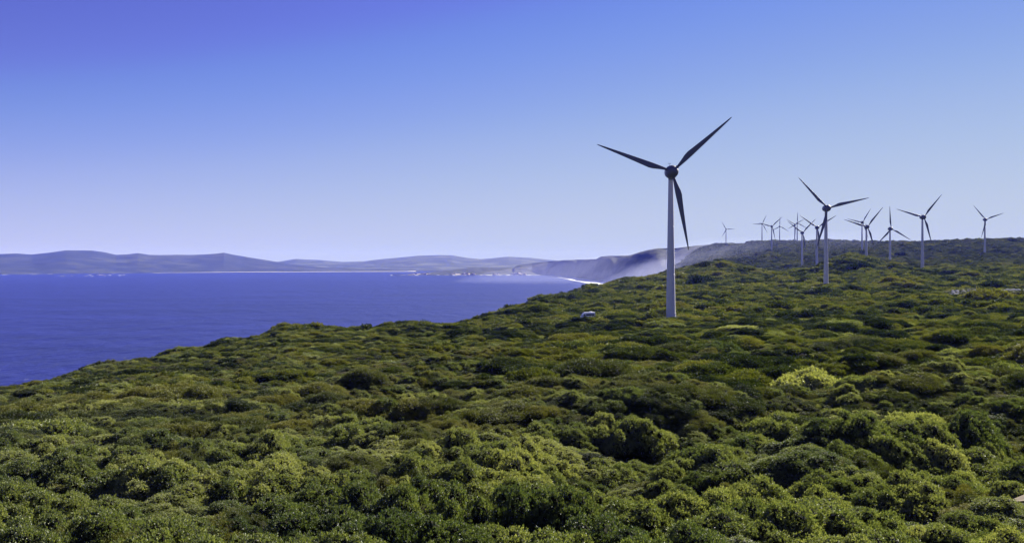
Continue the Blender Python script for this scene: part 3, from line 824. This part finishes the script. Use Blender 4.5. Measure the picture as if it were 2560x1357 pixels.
def cushions(y0, y1, s, kinds, probs, sc0, hs):
    """wind-clipped cushions, long across the wind, overlapping like scales"""
    ys = np.arange(y0, y1, s * 0.62)
    X = []; Yv = []
    for yy in ys:
        w = 0.62 * yy + 4
        xs = np.arange(-w, w, s)
        X.append(xs + rng.uniform(-0.5, 0.5, len(xs)) * s); Yv.append(yy + rng.uniform(-0.5, 0.5, len(xs)) * s)
    X = np.concatenate(X); Yv = np.concatenate(Yv)
    k = ~in_bare(X, Yv, s * 0.7) & ~(((X - CAMP.x) / 10) ** 2 + ((Yv - CAMP.y + 16) / 20) ** 2 < 1); X, Yv = X[k], Yv[k]
    gap = perlin(X / (6 * s) + 11, Yv / (4 * s) + 2) + 0.3 * rng.normal(size=len(X))
    k = (gap > -0.55) & ~((np.abs(X - 12.5) < 4.5) & (np.abs(Yv - 100) < 14)); X, Yv = X[k], Yv[k]
    if y0 < 110:
        k = Yv > EDGE(X, Yv) + 2.5; X, Yv = X[k], Yv[k]
    rk = ((X - ROCKZ.x) / 46) ** 2 + ((Yv - ROCKZ.y + 35) / 75) ** 2 < 1
    for (u_, v_, Y_, w_, r_) in SAND:
        c_ = P(u_, v_, Y_); fr = max(r_, Y_ * 0.03)
        rk |= ((X - c_.x) / (w_ / F * Y_ * 0.55 + 1.5 * sc0)) ** 2 + ((Yv - c_.y + fr) / (fr + r_ + 1.5 * sc0)) ** 2 < 1
    X, Yv = X[~rk], Yv[~rk]
    Z = ground_z(X, Yv); k = Z > 45; X, Yv, Z = X[k], Yv[k], Z[k]
    n = len(X)
    sc = sc0 * np.exp(rng.normal(size=n) * 0.28)
    big = perlin(X / 50 + 4, Yv / 50 + 19)
    sc *= 1.0 + 0.35 * big
    lf = smooth((X / np.maximum(Yv, 1)) * F + 1280, 1150, 1450) * 0.45 + 0.55
    sc *= np.where(Yv > 140, lf, 1.0)
    szz = sc * hs * rng.uniform(0.7, 1.25, n)
    rz = 0.42 + rng.normal(size=n) * 0.35 + (rng.uniform(size=n) < 0.5) * math.pi
    pick = rng.choice(len(kinds), n, p=probs)
    allk = [KIND[q] for q in kinds]
    idx = np.array([allk[p][int(rng.integers(len(allk[p])))] for p in pick])
    return np.stack([X, Yv, Z - 0.15 * sc, sc, sc * rng.uniform(0.85, 1.15, n), szz, rz, idx], 1)
for args in [
    (86, 150, 3.6, ('cushf', 'cushb'), (0.84, 0.16), 0.85, 1.1),
    (150, 240, 4.4, ('cush', 'cushf', 'cushb'), (0.60, 0.28, 0.12), 1.05, 1.05),
    (240, 420, 5.6, ('cush', 'cushb'), (0.88, 0.12), 1.25, 1.0),
    (420, 760, 7.2, ('cushl',), (1.0,), 1.6, 0.95),
    (760, 1260, 9.5, ('cushl',), (1.0,), 2.1, 0.85),
    (1260, 2000, 10.5, ('cushg', 'cushl'), (0.82, 0.18), 2.0, 0.75),
    (2000, 3900, 15.0, ('cushg', 'cushl'), (0.85, 0.15), 2.6, 0.7)]:
    A = np.concatenate([A, cushions(*args)])
print('with cushions', len(A))

def instancer(name, A):
    me = bpy.data.meshes.new(name)
    me.vertices.add(len(A)); me.vertices.foreach_set('co', np.ascontiguousarray(A[:, :3], dtype=np.float32).ravel())
    at = me.attributes.new('scl', 'FLOAT_VECTOR', 'POINT'); at.data.foreach_set('vector', np.ascontiguousarray(A[:, 3:6], dtype=np.float32).ravel())
    at = me.attributes.new('rot', 'FLOAT_VECTOR', 'POINT')
    rv = np.zeros((len(A), 3), np.float32); rv[:, 2] = A[:, 6]; at.data.foreach_set('vector', rv.ravel())
    at = me.attributes.new('pick', 'INT', 'POINT'); at.data.foreach_set('value', np.ascontiguousarray(A[:, 7], dtype=np.int32))
    o = bpy.data.objects.new(name, me); link(o)
    ng = bpy.data.node_groups.new(name + '_spread', 'GeometryNodeTree')
    ng.interface.new_socket('Geometry', in_out='INPUT', socket_type='NodeSocketGeometry')
    ng.interface.new_socket('Geometry', in_out='OUTPUT', socket_type='NodeSocketGeometry')
    N = ng.nodes; gi = N.new('NodeGroupInput'); go = N.new('NodeGroupOutput')
    iop = N.new('GeometryNodeInstanceOnPoints'); ci = N.new('GeometryNodeCollectionInfo')
    ci.inputs['Collection'].default_value = PROTO; ci.inputs['Separate Children'].default_value = True; ci.inputs['Reset Children'].default_value = True
    def attr(nm, typ):
        q = N.new('GeometryNodeInputNamedAttribute'); q.data_type = typ; q.inputs['Name'].default_value = nm
        return q.outputs['Attribute']
    L = ng.links
    e2r = N.new('FunctionNodeEulerToRotation')
    L.new(attr('rot', 'FLOAT_VECTOR'), e2r.inputs[0])
    L.new(gi.outputs[0], iop.inputs['Points']); L.new(ci.outputs[0], iop.inputs['Instance'])
    iop.inputs['Pick Instance'].default_value = True
    L.new(attr('pick', 'INT'), iop.inputs['Instance Index'])
    L.new(e2r.outputs[0], iop.inputs['Rotation']); L.new(attr('scl', 'FLOAT_VECTOR'), iop.inputs['Scale'])
    L.new(iop.outputs[0], go.inputs[0])
    md = o.modifiers.new('spread', 'NODES'); md.node_group = ng
    return o
heath = instancer('heath', A); tag(heath, 'dense green and olive coastal heath covering the slopes', 'heath', kind='stuff')

# ------------------------------------------------------------------ sand patches draped on the ground
def drape(name, cx, cy, rx, ry, mat, lift=0.12, n=20, m=8):
    V = [(cx, cy)]; Q = []
    ph = rng.uniform(0, 6.28, 4)
    for i in range(1, m + 1):
        for j in range(n):
            a = 2 * math.pi * j / n
            k = i / m * (1 + 0.18 * math.sin(2 * a + ph[0]) + 0.14 * math.sin(3 * a + ph[1]) + 0.08 * math.sin(7 * a + ph[2]))
            V.append((cx + rx * k * math.cos(a), cy + ry * k * math.sin(a)))
    V = np.array(V); z = ground_z(V[:, 0], V[:, 1]) + lift
    tri = [(0, 1 + j, 1 + (j + 1) % n) for j in range(n)]
    for i in range(m - 1):
        for j in range(n):
            a, b2 = 1 + i * n + j, 1 + i * n + (j + 1) % n
            tri += [(a, a + n, b2 + n), (a, b2 + n, b2)]
    o = bpy.data.objects.new(name, np_mesh(name, np.column_stack([V, z]), np.array(tri), [mat], True)); link(o)
    return tag(o, kind='structure')
for (u, v, Y, wpx, ry) in SAND:
    cx, cy, rx, _ = bare(u, v, Y, wpx, ry)
    drape('gravel_track' if Y < 100 else 'sand_path', cx, cy, rx, ry, M['sand'] if Y > 100 else M['track'], 0.12 if Y < 100 else 0.3)

# ------------------------------------------------------------------ limestone rocks on the thinly covered ground
def rock_mesh():
    v, q = blob(np.zeros(3), np.array([1, 0.8, 0.6]), 9, 6)
    return np_mesh('limestone_rock', v, q, [M['rock']])
ROCKS = [rock_mesh() for _ in range(5)]
def rock(x, y, s, group, label):
    o = bpy.data.objects.new('limestone_rock', ROCKS[int(rng.integers(5))]); link(o)
    o.location = (x, y, float(ground_z(np.array([x]), np.array([y]))[0]) + 0.75 * s)
    o.scale = (s * rng.uniform(0.8, 1.8), s, s * rng.uniform(0.7, 1.1)); o.rotation_euler = (0, 0, rng.uniform(-0.6, 0.6))
    tag(o, label, 'rock', group)
for k in range(90):
    u = 2375 + 195 * rng.uniform(0, 1) ** 1.1
    v = 741 + (u - 2375) * 0.075 + rng.normal() * 4.0
    q = P(u, v, 640 + rng.normal() * 14)
    rock(q.x, q.y, rng.uniform(0.6, 1.4), 'white limestone rocks in the burnt patch', 'white limestone rock in the dark burnt strip near the right edge')
for k in range(14):
    q = P(2382 + rng.normal() * 9, 765 + rng.normal() * 7, 590 + rng.normal() * 12)
    rock(q.x, q.y, rng.uniform(0.45, 0.9), 'white limestone rocks in the burnt patch', 'white limestone rock in the dark burnt strip near the right edge')
for k in range(16):
    q = P(2500 + rng.normal() * 38, 805 + rng.normal() * 8, 400 + rng.normal() * 14)
    rock(q.x, q.y, rng.uniform(0.2, 0.4), 'grey rocks on the bare scrub', 'small grey rock on the bare scrub below the white rocks')

# ------------------------------------------------------------------ camper parked in the heath
cz = float(ground_z(np.array([CAMP.x]), np.array([CAMP.y]))[0])
van = empty('camper_van', (CAMP.x, CAMP.y, CAMP.z - 0.15), R(192))
tag(van, 'white camper van with dark side window, parked in scrub left of the tallest turbine', 'camper van')
def body_ring(x, w, z0, z1, r=0.25):
    pts_ = []
    for (sy, sz_) in ((-1, 0), (1, 0), (1, 1), (-1, 1)):
        y = sy * w / 2; z = z0 if sz_ == 0 else z1
        if sz_ == 0: pts_.append((x, y, z))
        elif sy == 1: pts_ += [(x, y, z - r), (x, y - r * 0.35, z - r * 0.35), (x, y - r, z)]
        else: pts_ += [(x, y + r, z), (x, y + r * 0.35, z - r * 0.35), (x, y, z - r)]
    return pts_
b = MB()
b.loft([body_ring(-3.0, 2.15, 0.5, 2.85, 0.2), body_ring(-2.85, 2.3, 0.45, 3.0), body_ring(1.2, 2.3, 0.45, 3.0), body_ring(2.05, 2.26, 0.45, 2.72), body_ring(2.6, 2.15, 0.45, 2.1), body_ring(2.9, 2.05, 0.45, 1.55), body_ring(3.3, 1.95, 0.5, 1.3, 0.2), body_ring(3.42, 1.8, 0.55, 1.05, 0.15)])
body = b.build('body', M['van_white'], van, False, autosmooth=30)
for s in (-1, 1):
    b = MB()
    prof2 = [(-2.6, 1.55), (0.9, 1.5), (1.5, 1.75), (1.1, 2.25), (-2.6, 2.3)]
    ring1 = [(x, s * 1.165, z) for x, z in prof2]; ring2 = [(x, s * 1.12, z) for x, z in prof2]
    b.loft([ring1, ring2] if s > 0 else [ring2, ring1]); b.build('side_window', M['glass'], van)
    b = MB(); pr = [(1.55, 1.35), (2.55, 1.3), (2.45, 1.7), (1.95, 2.2), (1.6, 2.2)]
    r1 = [(x, s * 1.15, z) for x, z in pr]; r2 = [(x, s * 1.0, z) for x, z in pr]
    b.loft([r1, r2] if s > 0 else [r2, r1]); b.build('cab_window', M['glass'], van)
b = MB()
b.add([(2.12, -0.95, 2.62), (2.12, 0.95, 2.62), (2.98, 0.98, 1.52), (2.98, -0.98, 1.52), (2.05, -0.95, 2.5), (2.05, 0.95, 2.5), (2.9, 0.98, 1.45), (2.9, -0.98, 1.45)], [(3, 2, 1, 0), (4, 5, 6, 7), (0, 1, 5, 4), (1, 2, 6, 5), (2, 3, 7, 6), (3, 0, 4, 7)])
b.build('windscreen', M['glass'], van)
b = MB(); b.lathe([(0.75, 2.98), (0.72, 3.15), (0.5, 3.3), (0.05, 3.34)], 12); o = b.build('roof_vent', M['van_white'], van, True, autosmooth=40); o.location = (-1.2, 0, 0)
for x in (-1.9, 2.2):
    for s in (-1, 1):
        b = MB(); b.lathe([(0.2, s * 0.85), (0.36, s * 0.86), (0.38, s * 0.95), (0.38, s * 1.08), (0.34, s * 1.12), (0.1, s * 1.1)], 20, 'Y')
        o = b.build('wheel', M['rubber'], van, True, autosmooth=40); o.location = (x, 0, 0.38)

# ------------------------------------------------------------------ shore: beach line, rocks, surf
def shore_strip(name, pts_, z, mat, kind):
    """pts_: (u, v of near edge, v of far edge) on the water level"""
    V = []
    for (u, v0, v1) in pts_:
        for v in (v0, v1):
            Y = H * F / (v - VH); V.append(((u - 1280) / F * Y, Y, z))
    Q = [(2 * i, 2 * i + 2, 2 * i + 3, 2 * i + 1) for i in range(len(pts_) - 1)]
    o = bpy.data.objects.new(name, np_mesh(name, np.array(V), np.array(Q), [mat])); link(o); tag(o, kind=kind); return o
shore_strip('beach', [(u, np.interp(u, [a[0] for a in SH_L], [a[1] for a in SH_L]) + 0.25 + 0.3 * smooth(u, 400, 560), np.interp(u, [a[0] for a in SH_L], [a[1] for a in SH_L]) - 0.9 * float(smooth(u, 380, 700)) - 0.1) for u in range(380, 1060, 20)], 2.2, M['beach'], 'structure')
shore_strip('surf', [(1365, 687.6, 687.0), (1385, 692, 688.2), (1410, 696, 690.0), (1430, 701, 692.5), (1445, 703, 695.5), (1465, 708, 698), (1490, 713, 701), (1520, 716, 705), (1560, 720, 709)], 0.5, M['foam'], 'stuff')
# white water at the foot of the cliffs and the low headland
V = []; Q = []
def patch(u, v, w, hgt, z=0.6):
    k = 10; b0 = len(V)
    for j in range(k):
        a = 2 * math.pi * j / k
        uu = u + w * math.cos(a) * rng.uniform(0.7, 1.1); vv = v + hgt * math.sin(a) * rng.uniform(0.7, 1.1)
        Y = H * F / (vv - VH); V.append(((uu - 1280) / F * Y, Y, z))
    for j in range(1, k - 1): Q.append((b0, b0 + j, b0 + j + 1))
for k in range(30):
    u = rng.uniform(985, 1420); patch(u, 687.9 + rng.normal() * 0.12, rng.uniform(3, 14), rng.uniform(0.15, 0.5))
for k in range(30):
    u = 1010 + rng.normal() * 16; patch(u, 688.3 + rng.uniform(-0.5, 0.4), rng.uniform(4, 12), rng.uniform(0.2, 0.5))
for k in range(7):
    u = rng.uniform(-40, 400); patch(u, np.interp(u, [0, 300, 600], [686.4, 683.6, 680.6]) + rng.uniform(0, 0.3), rng.uniform(2, 9), rng.uniform(0.1, 0.3))
for (u, v) in ((152, 690.5), (158, 690), (215, 690.3), (230, 690.6), (262, 690.4), (275, 688), (225, 687.4), (300, 688.3), (310, 687.2), (180, 690)):
    patch(u, v, rng.uniform(2, 6), rng.uniform(0.2, 0.4))
o = bpy.data.objects.new('white_water', np_mesh('white_water', np.array(V), np.array(Q), [M['white_water']])); link(o); tag(o, kind='stuff')
# whitecaps scattered over the open water
V = []; Q = []
for k in range(260):
    u = rng.uniform(-60, 1380); v = 692 + 270 * rng.uniform(0, 1) ** 1.3
    Y = H * F / (v - VH); x = (u - 1280) / F * Y
    L_ = rng.uniform(0.6, 2.6) * (0.5 + Y / 2500); wd = 0.35 * L_ * rng.uniform(0.6, 1.4); a = rng.uniform(-0.5, 0.5)
    b0 = len(V)
    for (p_, q_) in ((-1, -0.2), (0.1, -0.5), (1, 0.1), (0.2, 0.5)):
        px, py = p_ * L_, q_ * wd
        V.append((x + px * math.cos(a) - py * math.sin(a), Y + px * math.sin(a) + py * math.cos(a), 0.5))
    Q.append((b0, b0 + 1, b0 + 2, b0 + 3))
o = bpy.data.objects.new('whitecaps', np_mesh('whitecaps', np.array(V), np.array(Q), [M['white_water']])); link(o); tag(o, kind='stuff')
# rocky islets and shore rocks
def shore_rock(u, v, wpx, hpx, label, group):
    Y = H * F / (v - VH); x = (u - 1280) / F * Y
    vb, qb = blob(np.zeros(3), np.array([wpx / F * Y / 2, wpx / F * Y / 2.5, hpx / F * Y]), 12, 8)
    o = bpy.data.objects.new('shore_rock', np_mesh('shore_rock', vb, qb, [M['rock_far']])); link(o)
    o.location = (x, Y, 0); tag(o, label, 'rock', group)
for (u, v, w, h_) in ((246, 688.2, 9, 2.2), (252, 688.0, 12, 1.6), (262, 688.3, 6, 1.0)):
    shore_rock(u, v, w, h_, 'dark rock islet ringed by surf off the far left hills', 'rock islets off the left hills')
for (u, w, h_) in ((1040, 22, 3.5), (1062, 18, 4.5), (1072, 10, 3), (1140, 26, 3.5), (1165, 22, 5), (1182, 16, 4), (1240, 18, 3.5), (1282, 16, 4), (1296, 26, 6.5), (1310, 14, 4)):
    shore_rock(u, 687.2, w, h_, 'pinkish granite outcrop at the foot of the low headland', 'granite outcrops on the low headland')

# ------------------------------------------------------------------ haze and sea spray
def volume_mat(name, col, dens, aniso):
    t = NT(name)
    v = t.n('ShaderNodeVolumePrincipled')
    v.inputs['Color'].default_value = (*col, 1); v.inputs['Density'].default_value = dens; v.inputs['Anisotropy'].default_value = aniso
    v.inputs['Absorption Color'].default_value = (1, 1, 1, 1)
    t.l(v.outputs[0], t.out.inputs['Volume']); return t.m
b = MB(); b.box((0, 9600, (320 - 150) / 2), (30000, 22000, 320 + 150))
hz = b.build('haze', volume_mat('sea_haze', (0.12, 0.17, 0.95), 3.9e-5, -0.15)); tag(hz, kind='stuff')

def spray(u, v, Y, rx, ry, rz, tilt, dens):
    b = MB()
    prof = [(math.sin(math.pi * k / 12) + 1e-3, -math.cos(math.pi * k / 12)) for k in range(13)]
    b.lathe(prof, 24)
    o = b.build('sea_spray', volume_mat('sea_spray_air', (0.66, 0.70, 1.0), dens, 0.3))
    o.location = P(u, v, Y); o.scale = (rx, ry, rz); o.rotation_euler = (0, R(tilt), 0)
    tag(o, kind='stuff')
for args in [(1640, 692, 3000, 200, 800, 42, -20, 0.7e-4), (1700, 676, 2900, 230, 700, 46, -24, 0.7e-4), (1600, 690, 4600, 260, 500, 60, -30, 0.9e-4),
             (1520, 690, 5400, 240, 450, 56, -34, 0.8e-4), (1660, 672, 4300, 260, 600, 60, -30, 0.7e-4), (1800, 660, 2800, 420, 700, 44, -12, 0.5e-4), (1620, 695, 3600, 300, 900, 60, -10, 0.35e-4),
             (1470, 678, 5300, 800, 700, 75, -6, 1.1e-4)]:
    spray(*args)

# ------------------------------------------------------------------ sky, sun, camera
w = bpy.data.worlds.new('World'); scene.world = w; w.use_nodes = True
nt = w.node_tree; nt.nodes.clear()
wo = nt.nodes.new('ShaderNodeOutputWorld'); bg = nt.nodes.new('ShaderNodeBackground'); sk = nt.nodes.new('ShaderNodeTexSky')
sk.sky_type = 'NISHITA'; sk.sun_disc = False; sk.sun_elevation = R(SUN_EL); sk.sun_rotation = R(SUN_AZ)
sk.air_density = 0.8; sk.dust_density = 0.0; sk.ozone_density = 5.0; sk.altitude = 0
def wmul(sock, k):
    m = nt.nodes.new('ShaderNodeVectorMath'); m.operation = 'SCALE'; m.inputs['Scale'].default_value = k
    nt.links.new(sock, m.inputs[0]); return m.outputs[0]
EXPO = 1.65; SKY = 0.05
cv = nt.nodes.new('ShaderNodeRGBCurve')
for c_i, ps in enumerate([
        [(0, 0), (0.16, 0.15), (0.19, 0.195), (0.22, 0.245), (0.33, 0.39), (0.51, 0.49), (0.7, 0.52), (1, 0.56)],
        [(0, 0), (0.29, 0.19), (0.34, 0.275), (0.42, 0.365), (0.54, 0.475), (0.72, 0.56), (1, 0.60)],
        [(0, 0), (0.53, 0.67), (0.60, 0.75), (0.69, 0.80), (0.80, 0.80), (1, 0.79)]]):
    c = cv.mapping.curves[c_i]
    while len(c.points) < len(ps): c.points.new(0.5, 0.5)
    for q, p in zip(c.points, ps): q.location = p
cv.mapping.update()
nt.links.new(wmul(sk.outputs[0], 0.1), cv.inputs['Color'])
nt.links.new(wmul(cv.outputs[0], 1.0 / (SKY * 2 ** EXPO)), bg.inputs['Color']); nt.links.new(bg.outputs[0], wo.inputs['Surface'])
bg.inputs['Strength'].default_value = SKY

s_dir = Vector((math.sin(R(SUN_AZ)) * math.cos(R(SUN_EL)), math.cos(R(SUN_AZ)) * math.cos(R(SUN_EL)), math.sin(R(SUN_EL))))
sl = bpy.data.lights.new('sun', 'SUN'); sl.energy = 5.0; sl.angle = R(0.5); sl.color = (1.0, 0.95, 0.86)
so = bpy.data.objects.new('sun', sl); link(so); so.rotation_euler = s_dir.to_track_quat('Z', 'Y').to_euler(); so.location = (0, 0, 400)

cam = bpy.data.cameras.new('camera'); cam.sensor_width = 36; cam.lens = F / 2560 * 36
cam.shift_y = -(678.5 - VH) / 2560; cam.clip_start = 0.5; cam.clip_end = 60000
co_ = bpy.data.objects.new('camera', cam); link(co_); co_.location = (0, 0, H); co_.rotation_euler = (R(90), 0, 0)
scene.camera = co_

scene.view_settings.view_transform = 'Standard'; scene.view_settings.look = 'None'
scene.view_settings.exposure = EXPO; scene.view_settings.gamma = 1.0
scene.render.engine = 'CYCLES'
cy = scene.cycles
cy.max_bounces = 6; cy.diffuse_bounces = 2; cy.glossy_bounces = 2; cy.transmission_bounces = 3; cy.transparent_max_bounces = 12; cy.volume_bounces = 1
cy.use_denoising = True; cy.denoising_prefilter = 'ACCURATE'; cy.denoising_input_passes = 'RGB_ALBEDO_NORMAL'
cy.caustics_reflective = False; cy.caustics_refractive = False
